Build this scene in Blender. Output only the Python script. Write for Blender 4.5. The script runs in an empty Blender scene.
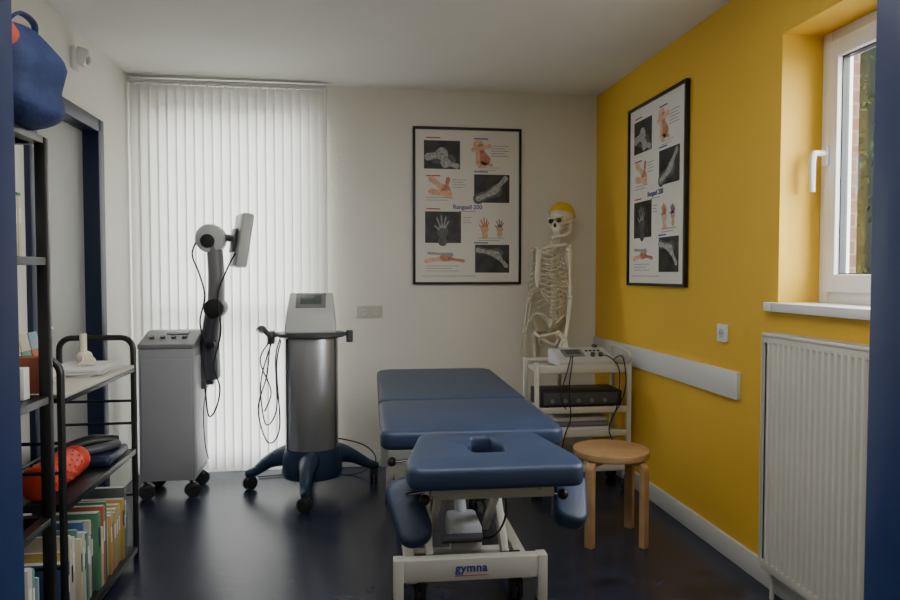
import bpy, bmesh, math, random
from mathutils import Vector, Matrix, Euler
random.seed(7)
scene = bpy.context.scene
COL = scene.collection

# ---------------------------------------------------------------- materials
def mat(name, col, rough=0.5, metal=0.0, nscale=0, namt=0.0, bump=0.0, bscale=60, coat=0.0, spec=None):
    m = bpy.data.materials.new(name); m.use_nodes = True
    nt = m.node_tree; b = nt.nodes['Principled BSDF']
    b.inputs['Base Color'].default_value = (*col, 1)
    b.inputs['Roughness'].default_value = rough
    b.inputs['Metallic'].default_value = metal
    if coat: b.inputs['Coat Weight'].default_value = coat
    if spec is not None: b.inputs['Specular IOR Level'].default_value = spec
    tc = nt.nodes.new('ShaderNodeTexCoord')
    if nscale:
        n = nt.nodes.new('ShaderNodeTexNoise'); n.inputs['Scale'].default_value = nscale
        n.inputs['Detail'].default_value = 5
        nt.links.new(tc.outputs['Object'], n.inputs['Vector'])
        r = nt.nodes.new('ShaderNodeValToRGB')
        r.color_ramp.elements[0].position = 0.3; r.color_ramp.elements[1].position = 0.7
        r.color_ramp.elements[0].color = (*[max(0, c*(1-namt)) for c in col], 1)
        r.color_ramp.elements[1].color = (*[min(1, c*(1+namt)) for c in col], 1)
        nt.links.new(n.outputs['Fac'], r.inputs['Fac'])
        nt.links.new(r.outputs['Color'], b.inputs['Base Color'])
    if bump:
        n2 = nt.nodes.new('ShaderNodeTexNoise'); n2.inputs['Scale'].default_value = bscale
        n2.inputs['Detail'].default_value = 3
        nt.links.new(tc.outputs['Object'], n2.inputs['Vector'])
        bp = nt.nodes.new('ShaderNodeBump'); bp.inputs['Strength'].default_value = bump
        bp.inputs['Distance'].default_value = 0.01
        nt.links.new(n2.outputs['Fac'], bp.inputs['Height'])
        nt.links.new(bp.outputs['Normal'], b.inputs['Normal'])
    return m

M_CREAM = mat('wall_cream_paint', (0.80, 0.785, 0.72), 0.75, nscale=1.5, namt=0.02, bump=0.12, bscale=90)
M_YELLOW = mat('wall_yellow_paint', (0.78, 0.48, 0.040), 0.6, nscale=1.5, namt=0.03, bump=0.12, bscale=90)
M_CEIL = mat('ceiling_paint', (0.80, 0.79, 0.75), 0.85, nscale=2, namt=0.02)
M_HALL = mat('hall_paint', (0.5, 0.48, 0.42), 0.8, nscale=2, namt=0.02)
M_FLOOR = mat('floor_vinyl', (0.022, 0.028, 0.056), 0.27, nscale=9, namt=0.45, bump=0.05, bscale=30)
M_TRIM = mat('trim_white', (0.68, 0.69, 0.68), 0.45, nscale=4, namt=0.02)
M_BLUEFR = mat('frame_blue', (0.011, 0.038, 0.16), 0.4, nscale=5, namt=0.1)
M_NAVYFR = mat('frame_navy', (0.008, 0.014, 0.045), 0.4, nscale=5, namt=0.1)
M_DOORW = mat('door_white', (0.45, 0.46, 0.44), 0.5, nscale=3, namt=0.03)
M_PVC = mat('pvc_white', (0.78, 0.79, 0.80), 0.3, nscale=3, namt=0.01)
M_RAD = mat('radiator_enamel', (0.66, 0.66, 0.60), 0.35, nscale=3, namt=0.02)
M_VINYL = mat('upholstery_blue', (0.026, 0.048, 0.105), 0.42, nscale=6, namt=0.08, bump=0.15, bscale=250)
M_CRMET = mat('metal_cream', (0.62, 0.61, 0.54), 0.38, nscale=6, namt=0.03)
M_BLACK = mat('black_plastic', (0.012, 0.012, 0.014), 0.45, nscale=10, namt=0.2)
M_BLKMET = mat('black_metal', (0.012, 0.012, 0.014), 0.35, nscale=10, namt=0.2)
M_RUB = mat('rubber', (0.02, 0.02, 0.022), 0.6, nscale=10, namt=0.2)
M_GREY = mat('cabinet_grey', (0.36, 0.37, 0.40), 0.5, nscale=5, namt=0.03)
M_LGREY = mat('light_grey_plastic', (0.55, 0.57, 0.58), 0.4, nscale=5, namt=0.03)
M_DGREY = mat('dark_grey_plastic', (0.07, 0.075, 0.085), 0.42, nscale=5, namt=0.08)
M_MGREY = mat('mid_grey_plastic', (0.20, 0.20, 0.21), 0.45, nscale=5, namt=0.08)
M_STEEL = mat('brushed_steel', (0.46, 0.48, 0.52), 0.36, metal=0.8, nscale=4, namt=0.06)
M_CHROME = mat('chrome', (0.7, 0.7, 0.72), 0.15, metal=1.0, nscale=4, namt=0.02)
M_BASEBL = mat('base_blue', (0.018, 0.048, 0.10), 0.4, nscale=5, namt=0.08)
M_SCREEN = mat('lcd_screen', (0.10, 0.12, 0.12), 0.15, nscale=30, namt=0.2)
M_BIRCH = mat('birch_wood', (0.50, 0.31, 0.15), 0.4, nscale=14, namt=0.12)
M_BONE = mat('bone', (0.78, 0.72, 0.58), 0.5, nscale=18, namt=0.10)
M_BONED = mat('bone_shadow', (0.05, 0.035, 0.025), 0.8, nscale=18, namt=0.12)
M_YCAP = mat('cranium_yellow', (0.82, 0.58, 0.02), 0.4, nscale=12, namt=0.08)
M_RED = mat('red_rubber', (0.62, 0.05, 0.02), 0.45, nscale=12, namt=0.08)
M_BAG = mat('bag_blue', (0.018, 0.036, 0.12), 0.75, nscale=12, namt=0.2, bump=0.4, bscale=40)
M_BAGR = mat('bag_red', (0.45, 0.07, 0.04), 0.7, nscale=12, namt=0.2)
M_PAPER = mat('poster_paper', (0.78, 0.77, 0.72), 0.6, nscale=2, namt=0.01)
M_XBG = mat('xray_dark', (0.025, 0.028, 0.030), 0.4, nscale=14, namt=0.8)
M_XB = mat('xray_bone', (0.36, 0.37, 0.36), 0.5, nscale=60, namt=0.45)
M_XM = mat('xray_tissue', (0.11, 0.115, 0.115), 0.5, nscale=40, namt=0.4)
M_SKIN = mat('drawing_skin', (0.72, 0.46, 0.31), 0.6, nscale=50, namt=0.2)
M_SKINR = mat('drawing_red', (0.55, 0.22, 0.15), 0.6, nscale=50, namt=0.35)
M_INKB = mat('ink_blue', (0.02, 0.05, 0.30), 0.6, nscale=5, namt=0.05)
M_INKG = mat('ink_grey', (0.35, 0.35, 0.36), 0.6, nscale=5, namt=0.05)
M_INKR = mat('ink_red', (0.45, 0.04, 0.04), 0.6, nscale=5, namt=0.05)
M_SHELFW = mat('shelf_board', (0.52, 0.50, 0.43), 0.5, nscale=5, namt=0.04)
M_WHITE = mat('white_card', (0.72, 0.72, 0.70), 0.6, nscale=5, namt=0.03)
BOOKC = [mat('book_cover_%d' % i, c, 0.5, nscale=20, namt=0.08) for i, c in enumerate([
    (0.45, 0.45, 0.40), (0.08, 0.22, 0.12), (0.50, 0.30, 0.08), (0.42, 0.12, 0.06), (0.06, 0.13, 0.28),
    (0.52, 0.47, 0.32), (0.22, 0.33, 0.38), (0.10, 0.10, 0.11), (0.50, 0.38, 0.11), (0.12, 0.26, 0.23), (0.55, 0.55, 0.52)])]

# glass
M_GLASS = bpy.data.materials.new('window_glass'); M_GLASS.use_nodes = True
nt = M_GLASS.node_tree; nt.nodes.clear()
o = nt.nodes.new('ShaderNodeOutputMaterial'); mx = nt.nodes.new('ShaderNodeMixShader')
tr = nt.nodes.new('ShaderNodeBsdfTransparent'); gl = nt.nodes.new('ShaderNodeBsdfGlossy')
gl.inputs['Roughness'].default_value = 0.02; mx.inputs[0].default_value = 0.06
nt.links.new(tr.outputs[0], mx.inputs[1]); nt.links.new(gl.outputs[0], mx.inputs[2]); nt.links.new(mx.outputs[0], o.inputs[0])
# blinds fabric
M_BLIND = bpy.data.materials.new('blind_fabric'); M_BLIND.use_nodes = True
nt = M_BLIND.node_tree; nt.nodes.clear()
o = nt.nodes.new('ShaderNodeOutputMaterial'); mx = nt.nodes.new('ShaderNodeMixShader')
df = nt.nodes.new('ShaderNodeBsdfDiffuse'); tl = nt.nodes.new('ShaderNodeBsdfTranslucent')
df.inputs['Color'].default_value = (0.80, 0.79, 0.74, 1); tl.inputs['Color'].default_value = (0.80, 0.80, 0.76, 1)
mx.inputs[0].default_value = 0.27
tc = nt.nodes.new('ShaderNodeTexCoord'); nz = nt.nodes.new('ShaderNodeTexNoise'); nz.inputs['Scale'].default_value = 300
bp = nt.nodes.new('ShaderNodeBump'); bp.inputs['Strength'].default_value = 0.1
nt.links.new(tc.outputs['Object'], nz.inputs['Vector']); nt.links.new(nz.outputs['Fac'], bp.inputs['Height'])
nt.links.new(bp.outputs['Normal'], df.inputs['Normal'])
nt.links.new(df.outputs[0], mx.inputs[1]); nt.links.new(tl.outputs[0], mx.inputs[2]); nt.links.new(mx.outputs[0], o.inputs[0])
# brick
M_BRICK = bpy.data.materials.new('brick'); M_BRICK.use_nodes = True
nt = M_BRICK.node_tree; b = nt.nodes['Principled BSDF']; b.inputs['Roughness'].default_value = 0.9
tc = nt.nodes.new('ShaderNodeTexCoord'); mp = nt.nodes.new('ShaderNodeMapping'); mp.inputs['Rotation'].default_value = (math.radians(90), 0, 0)
bk = nt.nodes.new('ShaderNodeTexBrick'); bk.inputs['Scale'].default_value = 4.6
bk.inputs['Color1'].default_value = (0.075, 0.035, 0.020, 1); bk.inputs['Color2'].default_value = (0.12, 0.062, 0.038, 1)
bk.inputs['Mortar'].default_value = (0.13, 0.11, 0.09, 1)
nt.links.new(tc.outputs['Object'], mp.inputs['Vector']); nt.links.new(mp.outputs[0], bk.inputs['Vector']); nt.links.new(bk.outputs['Color'], b.inputs['Base Color'])
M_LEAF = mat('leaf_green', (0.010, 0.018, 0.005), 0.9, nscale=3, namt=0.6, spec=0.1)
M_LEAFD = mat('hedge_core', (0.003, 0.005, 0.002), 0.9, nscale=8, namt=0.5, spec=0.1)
M_GROUND = mat('paving', (0.25, 0.24, 0.22), 0.9, nscale=3, namt=0.2)

# ---------------------------------------------------------------- mesh builder
class MB:
    def __init__(s): s.bm = bmesh.new(); s.mats = []
    def add(s, t, m, M=None):
        if m not in s.mats: s.mats.append(m)
        i = s.mats.index(m)
        bmesh.ops.recalc_face_normals(t, faces=t.faces[:])
        for f in t.faces: f.material_index = i; f.smooth = True
        if M is not None: t.transform(M)
        me = bpy.data.meshes.new('tmp'); t.to_mesh(me); t.free()
        s.bm.from_mesh(me); bpy.data.meshes.remove(me)
    def box(s, c, d, m, bev=0.0, rot=(0, 0, 0), seg=2):
        t = bmesh.new(); bmesh.ops.create_cube(t, size=1)
        t.transform(Matrix.Diagonal((d[0], d[1], d[2], 1)))
        if bev: bmesh.ops.bevel(t, geom=t.edges[:], offset=bev, segments=seg, profile=0.5, affect='EDGES')
        s.add(t, m, Matrix.Translation(c) @ Euler([math.radians(a) for a in rot]).to_matrix().to_4x4())
    def bx(s, a, b, m, bev=0.0):
        s.box([(a[i]+b[i])/2 for i in range(3)], [abs(b[i]-a[i]) for i in range(3)], m, bev)
    def cyl(s, p1, p2, r, m, r2=None, seg=20, bev=0.0):
        p1 = Vector(p1); p2 = Vector(p2); d = p2-p1
        t = bmesh.new(); bmesh.ops.create_cone(t, cap_ends=True, segments=seg, radius1=r, radius2=r if r2 is None else r2, depth=d.length)
        if bev:
            es = [e for e in t.edges if abs(e.verts[0].co.z-e.verts[1].co.z) < 1e-6]
            bmesh.ops.bevel(t, geom=es, offset=bev, segments=2, profile=0.5, affect='EDGES')
        s.add(t, m, Matrix.Translation((p1+p2)/2) @ d.to_track_quat('Z', 'Y').to_matrix().to_4x4())
    def sph(s, c, r, m, rot=(0, 0, 0), seg=20):
        if not hasattr(r, '__len__'): r = (r, r, r)
        t = bmesh.new(); bmesh.ops.create_uvsphere(t, u_segments=seg, v_segments=max(8, seg//2), radius=1)
        s.add(t, m, Matrix.Translation(c) @ Euler([math.radians(a) for a in rot]).to_matrix().to_4x4() @ Matrix.Diagonal((*r, 1)))
    def tube(s, pts, r, m, seg=8, sub=5, flat=None):
        P = [Vector(p) for p in pts]; n = len(P)
        R = list(r) if hasattr(r, '__len__') else [r]*n
        Q = []; RR = []
        if sub > 1 and n > 2:
            for i in range(n-1):
                p0 = P[max(i-1, 0)]; p1 = P[i]; p2 = P[i+1]; p3 = P[min(i+2, n-1)]
                for k in range(sub):
                    u = k/sub
                    Q.append(0.5*((2*p1)+(p2-p0)*u+(2*p0-5*p1+4*p2-p3)*u*u+(3*p1-p0-3*p2+p3)*u**3))
                    RR.append(R[i]*(1-u)+R[i+1]*u)
            Q.append(P[-1]); RR.append(R[-1])
        else: Q = P; RR = R
        t = bmesh.new(); rings = []; up = None
        for i, q in enumerate(Q):
            a = Q[max(i-1, 0)]; b_ = Q[min(i+1, len(Q)-1)]; d = (b_-a)
            if d.length < 1e-9: d = Vector((0, 0, 1))
            d.normalize()
            if up is None: up = d.orthogonal().normalized()
            up = (up-d*up.dot(d))
            if up.length < 1e-6: up = d.orthogonal()
            up.normalize(); sd = d.cross(up)
            rings.append([t.verts.new(q+(up*math.cos(2*math.pi*k/seg)+sd*math.sin(2*math.pi*k/seg)*(flat or 1))*RR[i]) for k in range(seg)])
        for i in range(len(rings)-1):
            for k in range(seg):
                t.faces.new((rings[i][k], rings[i][(k+1) % seg], rings[i+1][(k+1) % seg], rings[i+1][k]))
        t.faces.new(rings[0]); t.faces.new(rings[-1])
        s.add(t, m)
    def lathe(s, prof, m, c=(0, 0, 0), sx=1, sy=1, seg=36, M=None):
        t = bmesh.new(); rings = []
        for r, z in prof:
            rings.append([t.verts.new((c[0]+r*sx*math.cos(2*math.pi*k/seg), c[1]+r*sy*math.sin(2*math.pi*k/seg), c[2]+z)) for k in range(seg)])
        for i in range(len(rings)-1):
            for k in range(seg):
                t.faces.new((rings[i][k], rings[i][(k+1) % seg], rings[i+1][(k+1) % seg], rings[i+1][k]))
        t.faces.new(rings[0]); t.faces.new(rings[-1])
        s.add(t, m, M)
    def plate(s, outer, z0, z1, m, holes=(), bev=0.0, M=None, seg=3):
        t = bmesh.new(); es = []
        for loop in [outer]+list(holes):
            vs = [t.verts.new((p[0], p[1], z0)) for p in loop]
            es += [t.edges.new((vs[i], vs[(i+1) % len(vs)])) for i in range(len(vs))]
        bmesh.ops.triangle_fill(t, edges=es, use_beauty=True)
        ex = bmesh.ops.extrude_face_region(t, geom=t.faces[:])
        for v in [g for g in ex['geom'] if isinstance(g, bmesh.types.BMVert)]: v.co.z = z1
        bmesh.ops.recalc_face_normals(t, faces=t.faces[:])
        if bev:
            be = []
            for e in t.edges:
                if len(e.link_faces) == 2:
                    a, b_ = [abs(f.normal.z) > 0.5 for f in e.link_faces]
                    if a != b_: be.append(e)
            bmesh.ops.bevel(t, geom=be, offset=bev, segments=seg, profile=0.5, affect='EDGES')
        s.add(t, m, M)
    def poly(s, pts, m, M=None):
        t = bmesh.new(); t.faces.new([t.verts.new(p) for p in pts]); s.add(t, m, M)
    def obj(s, name, parent=None, loc=(0, 0, 0), rot=(0, 0, 0), sharp=35):
        me = bpy.data.meshes.new(name); s.bm.to_mesh(me); s.bm.free()
        for m in s.mats: me.materials.append(m)
        me.set_sharp_from_angle(angle=math.radians(sharp))
        ob = bpy.data.objects.new(name, me); COL.objects.link(ob)
        ob.location = loc; ob.rotation_euler = [math.radians(a) for a in rot]
        if parent: ob.parent = parent
        return ob

def group(name, loc=(0, 0, 0), rz=0):
    e = bpy.data.objects.new(name, None); COL.objects.link(e); e.location = loc
    e.rotation_euler = (0, 0, math.radians(rz)); e.empty_display_size = 0.1
    return e

def rrect(x0, y0, x1, y1, r, n=6):
    if not hasattr(r, '__len__'): r = (r, r, r, r)
    out = []
    for (cx, cy, a0, rr) in ((x1-r[0], y1-r[0], 0, r[0]), (x0+r[1], y1-r[1], 90, r[1]), (x0+r[2], y0+r[2], 180, r[2]), (x1-r[3], y0+r[3], 270, r[3])):
        for k in range(n+1):
            a = math.radians(a0+90*k/n); out.append((cx+rr*math.cos(a), cy+rr*math.sin(a)))
    return out
def roundpoly(pts, r, n=5):
    out = []; N = len(pts)
    for i in range(N):
        p = Vector(pts[i]); a = Vector(pts[i-1]); b_ = Vector(pts[(i+1) % N])
        rr = r[i] if hasattr(r, '__len__') else r
        da = (a-p).normalized()*rr; db = (b_-p).normalized()*rr
        for k in range(n+1):
            u = k/n; q = (p+da)*(1-u)**2+p*2*u*(1-u)+(p+db)*u*u
            out.append((q.x, q.y))
    return out
def caster(mb, x, y, r=0.04, ztop=0.11, ang=0, wm=None):
    wm = wm or M_RUB
    dx = math.cos(math.radians(ang)); dy = math.sin(math.radians(ang))
    px, py = -dy, dx
    for sgn in (-1, 1):
        mb.cyl((x+px*0.006*sgn, y+py*0.006*sgn, r), (x+px*0.022*sgn, y+py*0.022*sgn, r), r, wm, bev=0.004)
    mb.cyl((x-px*0.008, y-py*0.008, r), (x+px*0.008, y+py*0.008, r), r*0.5, M_MGREY)
    mb.tube([(x, y, r), (x, y, r*1.7), (x-dx*0.015, y-dy*0.015, ztop)], 0.008, M_BLACK, sub=3)
    mb.sph((x, y, r*1.55), (r*0.7, r*0.7, r*0.55), wm, seg=12)

# ---------------------------------------------------------------- room
XL, XR, YB, YF, H, YH = -1.335, 1.70, 4.66, 0.70, 2.50, -1.6
def simple(name, fn): mb = MB(); fn(mb); return mb.obj(name)
simple('floor', lambda m: m.bx((XL-0.2, YH-0.1, -0.1), (XR+0.24, YB+0.25, 0), M_FLOOR))
simple('ceiling', lambda m: m.bx((XL-0.2, YH-0.1, H), (XR+0.24, YB+0.25, H+0.12), M_CEIL))
# back wall with glazed opening behind the blinds
bw0, bw1, bz0, bz1 = -1.25, -0.22, 0.10, 2.36
def f(m):
    m.bx((XL-0.2, YB, 0), (bw0, YB+0.2, H), M_CREAM); m.bx((bw1, YB, 0), (XR+0.24, YB+0.2, H), M_CREAM)
    m.bx((bw0, YB, 0), (bw1, YB+0.2, bz0), M_CREAM); m.bx((bw0, YB, bz1), (bw1, YB+0.2, H), M_CREAM)
simple('wall_back', f)
# left wall with door opening
dy0, dy1, dz = 3.22, 4.03, 2.07
def f(m):
    m.bx((XL-0.2, YH, 0), (XL, dy0, H), M_CREAM); m.bx((XL-0.2, dy1, 0), (XL, YB, H), M_CREAM)
    m.bx((XL-0.2, dy0, dz), (XL, dy1, H), M_CREAM)
simple('wall_left', f)
wy0, wy1, wz0, wz1 = 1.50, 2.575, 1.150, 2.225
XO = XR+0.24
def f(m):
    m.bx((XR, YF-0.1, 0), (XO, YB, wz0), M_YELLOW); m.bx((XR, YF-0.1, wz1), (XO, YB, H), M_YELLOW)
    m.bx((XR, YF-0.1, wz0), (XO, wy0, wz1), M_YELLOW); m.bx((XR, wy1, wz0), (XO, YB, wz1), M_YELLOW)
simple('wall_right', f)
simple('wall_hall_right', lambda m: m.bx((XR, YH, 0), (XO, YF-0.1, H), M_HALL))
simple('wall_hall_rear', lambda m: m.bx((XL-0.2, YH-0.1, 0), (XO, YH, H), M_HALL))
# front partition with the doorway we look through
ox0, ox1, oz = -0.305, 0.578, 2.08
def f(m):
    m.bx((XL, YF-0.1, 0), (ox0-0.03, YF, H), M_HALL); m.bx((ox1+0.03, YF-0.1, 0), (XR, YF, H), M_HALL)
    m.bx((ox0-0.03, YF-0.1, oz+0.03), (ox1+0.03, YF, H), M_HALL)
simple('wall_front', f)
def f(m):
    m.bx((ox0-0.03, YF-0.11, 0), (ox0, YF+0.008, oz), M_BLUEFR, 0.003); m.bx((ox1, YF-0.11, 0), (ox1+0.03, YF+0.008, oz), M_BLUEFR, 0.003)
    m.bx((ox0-0.03, YF-0.11, oz), (ox1+0.03, YF+0.008, oz+0.03), M_BLUEFR, 0.003)
    for y in (YF-0.125, YF+0.001):
        m.bx((ox0-0.09, y, 0), (ox0-0.012, y+0.02, oz+0.07), M_BLUEFR, 0.003)
        m.bx((ox1+0.012, y, 0), (ox1+0.09, y+0.02, oz+0.07), M_BLUEFR, 0.003)
simple('trim_doorway', f)
# left door
g = group('door_1', (XL, (dy0+dy1)/2, 0))
mb = MB(); w = (dy1-dy0)/2
mb.bx((-0.20, w-0.03, 0), (0.022, w+0.055, dz+0.04), M_NAVYFR, 0.004)
mb.bx((-0.20, -w-0.055, 0), (0.022, -w+0.03, dz+0.04), M_NAVYFR, 0.004)
mb.bx((-0.20, -w, dz-0.03), (0.022, w, dz+0.04), M_NAVYFR, 0.004)
mb.obj('door_frame', g)
mb = MB(); mb.bx((-0.10, -w+0.03, 0.01), (-0.06, w-0.03, dz-0.03), M_DOORW, 0.003); mb.obj('door_leaf', g)
mb = MB(); mb.cyl((-0.06, -w+0.1, 1.03), (-0.015, -w+0.1, 1.03), 0.01, M_CHROME); mb.tube([(-0.015, -w+0.1, 1.03), (-0.012, -w+0.14, 1.03), (-0.015, -w+0.22, 1.03)], 0.009, M_CHROME); mb.obj('door_handle', g)
# baseboards
def bb(name, a, b_): simple(name, lambda m: m.bx(a, b_, M_TRIM, 0.004))
bb('baseboard_back', (-0.12, YB-0.016, 0), (XR-0.016, YB, 0.10))
bb('baseboard_right', (XR-0.016, YF, 0), (XR, YB, 0.10))
bb('baseboard_left', (XL, YF, 0), (XL+0.016, dy0-0.08, 0.10))
# right wall protection rail
def f(m):
    m.bx((XR-0.022, 2.83, 0.728), (XR, YB-0.02, 0.850), M_TRIM, 0.004)
simple('trim_wall_rail', f)

# ---------------------------------------------------------------- window right
g = group('window_1', (XR+0.174, 0, 0))
def sq(m, y0, y1, z0, z1, w_, x0, x1, mt, bev=0.006):
    m.bx((x0, y0, z0), (x1, y0+w_, z1), mt, bev); m.bx((x0, y1-w_, z0), (x1, y1, z1), mt, bev)
    m.bx((x0, y0+w_, z0), (x1, y1-w_, z0+w_), mt, bev); m.bx((x0, y0+w_, z1-w_), (x1, y1-w_, z1), mt, bev)
mb = MB(); sq(mb, wy0, wy1, wz0+0.015, wz1, 0.055, 0, 0.065, M_PVC); mb.obj('frame', g)
mb = MB(); sq(mb, wy0+0.045, wy1-0.045, wz0+0.06, wz1-0.045, 0.068, -0.018, 0.05, M_PVC); 
sq(mb, wy0+0.110, wy1-0.110, wz0+0.125, wz1-0.110, 0.008, 0.002, 0.03, M_BLACK, 0); mb.obj('sash', g)
mb = MB(); mb.bx((0.012, wy0+0.112, wz0+0.127), (0.018, wy1-0.112, wz1-0.112), M_GLASS); mb.obj('glass_pane', g)
mb = MB(); hy = wy1-0.062; hz = 1.74
mb.box((-0.023, hy, hz), (0.012, 0.028, 0.075), M_PVC, 0.004)
mb.cyl((-0.025, hy, hz+0.01), (-0.075, hy, hz+0.01), 0.011, M_PVC)
mb.tube([(-0.07, hy, hz+0.015), (-0.080, hy, hz-0.02), (-0.078, hy, hz-0.14)], [0.013, 0.013, 0.010], M_PVC)
mb.obj('handle', g)
def f(m):
    m.bx((XR-0.035, wy0-0.05, wz0-0.02), (XR+0.18, wy1-0.001, wz0+0.016), M_PVC, 0.004)
    m.bx((XR-0.035, wy1-0.001, wz0-0.02), (XR-0.001, wy1+0.05, wz0+0.016), M_PVC, 0.004)
simple('trim_window_sill', f)
# exterior brick leaf and hedge
def f(m):
    m.bx((XO+0.005, wy1-0.03, -0.1), (XO+0.075, 4.9, 2.9), M_BRICK)
    m.bx((XO+0.005, 0.0, -0.1), (XO+0.075, wy0, 2.9), M_BRICK)
    m.bx((XO+0.005, wy0, -0.1), (XO+0.075, wy1-0.03, wz0-0.01), M_BRICK)
    m.bx((XO+0.005, wy0, wz1+0.02), (XO+0.075, wy1-0.03, 2.9), M_BRICK)
simple('wall_exterior_brick', f)
simple('ground', lambda m: m.bx((-20, -20, -0.25), (20, 25, -0.12), M_GROUND))
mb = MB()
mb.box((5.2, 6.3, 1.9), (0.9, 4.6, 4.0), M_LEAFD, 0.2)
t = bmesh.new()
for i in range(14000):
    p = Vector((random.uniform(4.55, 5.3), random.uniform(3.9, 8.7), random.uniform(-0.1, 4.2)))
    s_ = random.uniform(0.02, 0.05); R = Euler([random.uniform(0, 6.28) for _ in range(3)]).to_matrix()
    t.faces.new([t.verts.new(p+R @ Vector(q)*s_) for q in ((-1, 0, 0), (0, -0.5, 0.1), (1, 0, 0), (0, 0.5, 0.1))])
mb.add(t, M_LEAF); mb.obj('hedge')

# ---------------------------------------------------------------- back window + blinds
g = group('window_2', (0, YB+0.08, 0))
mb = MB()
def fr(m, x0, x1, z0, z1, w_, y0, y1):
    m.bx((x0, y0, z0), (x0+w_, y1, z1), M_PVC, 0.005); m.bx((x1-w_, y0, z0), (x1, y1, z1), M_PVC, 0.005)
    m.bx((x0+w_, y0, z0), (x1-w_, y1, z0+w_), M_PVC, 0.005); m.bx((x0+w_, y0, z1-w_), (x1-w_, y1, z1), M_PVC, 0.005)
fr(mb, bw0, bw1, bz0, bz1, 0.06, 0, 0.06)
mb.bx((bw0+0.06, 0, 1.02), (bw1-0.06, 0.06, 1.10), M_PVC, 0.005)
mb.obj('frame', g)
mb = MB(); mb.bx((bw0+0.05, 0.03, bz0+0.05), (bw1-0.05, 0.035, bz1-0.05), M_GLASS); mb.obj('glass_pane', g)
g = group('vertical_blind', (0, 4.59, 0))
mb = MB(); mb.bx((-1.328, -0.025, 2.455), (-0.125, 0.025, 2.480), M_TRIM, 0.004); mb.obj('headrail', g)
t = bmesh.new(); n = 22; x0, x1 = -1.294, -0.160
for i in range(n):
    cx = x0+(x1-x0)*i/(n-1); w_ = 0.066; a = math.radians(-9)
    cols = []
    for k in range(5):
        u = (k/4-0.5)*w_; bow = 0.002*(1-(2*k/4-1)**2)
        px = cx+u*math.cos(a)-bow*math.sin(a); py = u*math.sin(a)+bow*math.cos(a)
        cols.append((t.verts.new((px, py, 0.035)), t.verts.new((px, py, 2.450))))
    for k in range(4): t.faces.new((cols[k][0], cols[k+1][0], cols[k+1][1], cols[k][1]))
mb = MB(); mb.add(t, M_BLIND)
for i in range(n):
    cx = x0+(x1-x0)*i/(n-1); mb.box((cx, 0, 2.45), (0.012, 0.01, 0.02), M_PVC)
mb.obj('slats', g)
mb = MB(); mb.tube([(-0.14, -0.02, 2.45), (-0.138, -0.025, 1.6), (-0.14, -0.02, 0.9)], 0.002, M_PVC); mb.obj('pull_cord', g)

# ---------------------------------------------------------------- sockets, detector
def outlet(name, loc, rz, nn):
    g = group(name, loc, rz); mb = MB(); w_ = 0.083*nn
    mb.plate(rrect(-w_/2, -0.041, w_/2, 0.041, 0.008), 0, 0.012, M_SHELFW if nn == 2 else M_PVC, bev=0.003, M=Matrix.Rotation(math.radians(90), 4, 'X'))
    for i in range(nn):
        cx = (i-(nn-1)/2)*0.078
        mb.cyl((cx, -0.0125, 0), (cx, -0.0135, 0), 0.021, M_LGREY)
        for sx in (-1, 1): mb.cyl((cx+sx*0.0095, -0.013, 0), (cx+sx*0.0095, -0.0145, 0), 0.003, M_BLACK, seg=10)
    mb.obj('cover_plate', g)
outlet('wall_socket', (0.144, YB, 1.03), 0, 2)
outlet('wall_socket.001', (XR, 2.98, 1.01), -90, 1)
g = group('motion_sensor', (XL, 3.72, 2.34))
mb = MB(); mb.box((0.012, 0, 0), (0.024, 0.07, 0.11), M_PVC, 0.006); mb.box((0.045, 0, 0.01), (0.06, 0.06, 0.085), M_PVC, 0.012, rot=(0, 20, 0)); mb.sph((0.07, 0, -0.005), (0.015, 0.022, 0.022), M_LGREY, seg=14); mb.obj('housing', g)

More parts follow.
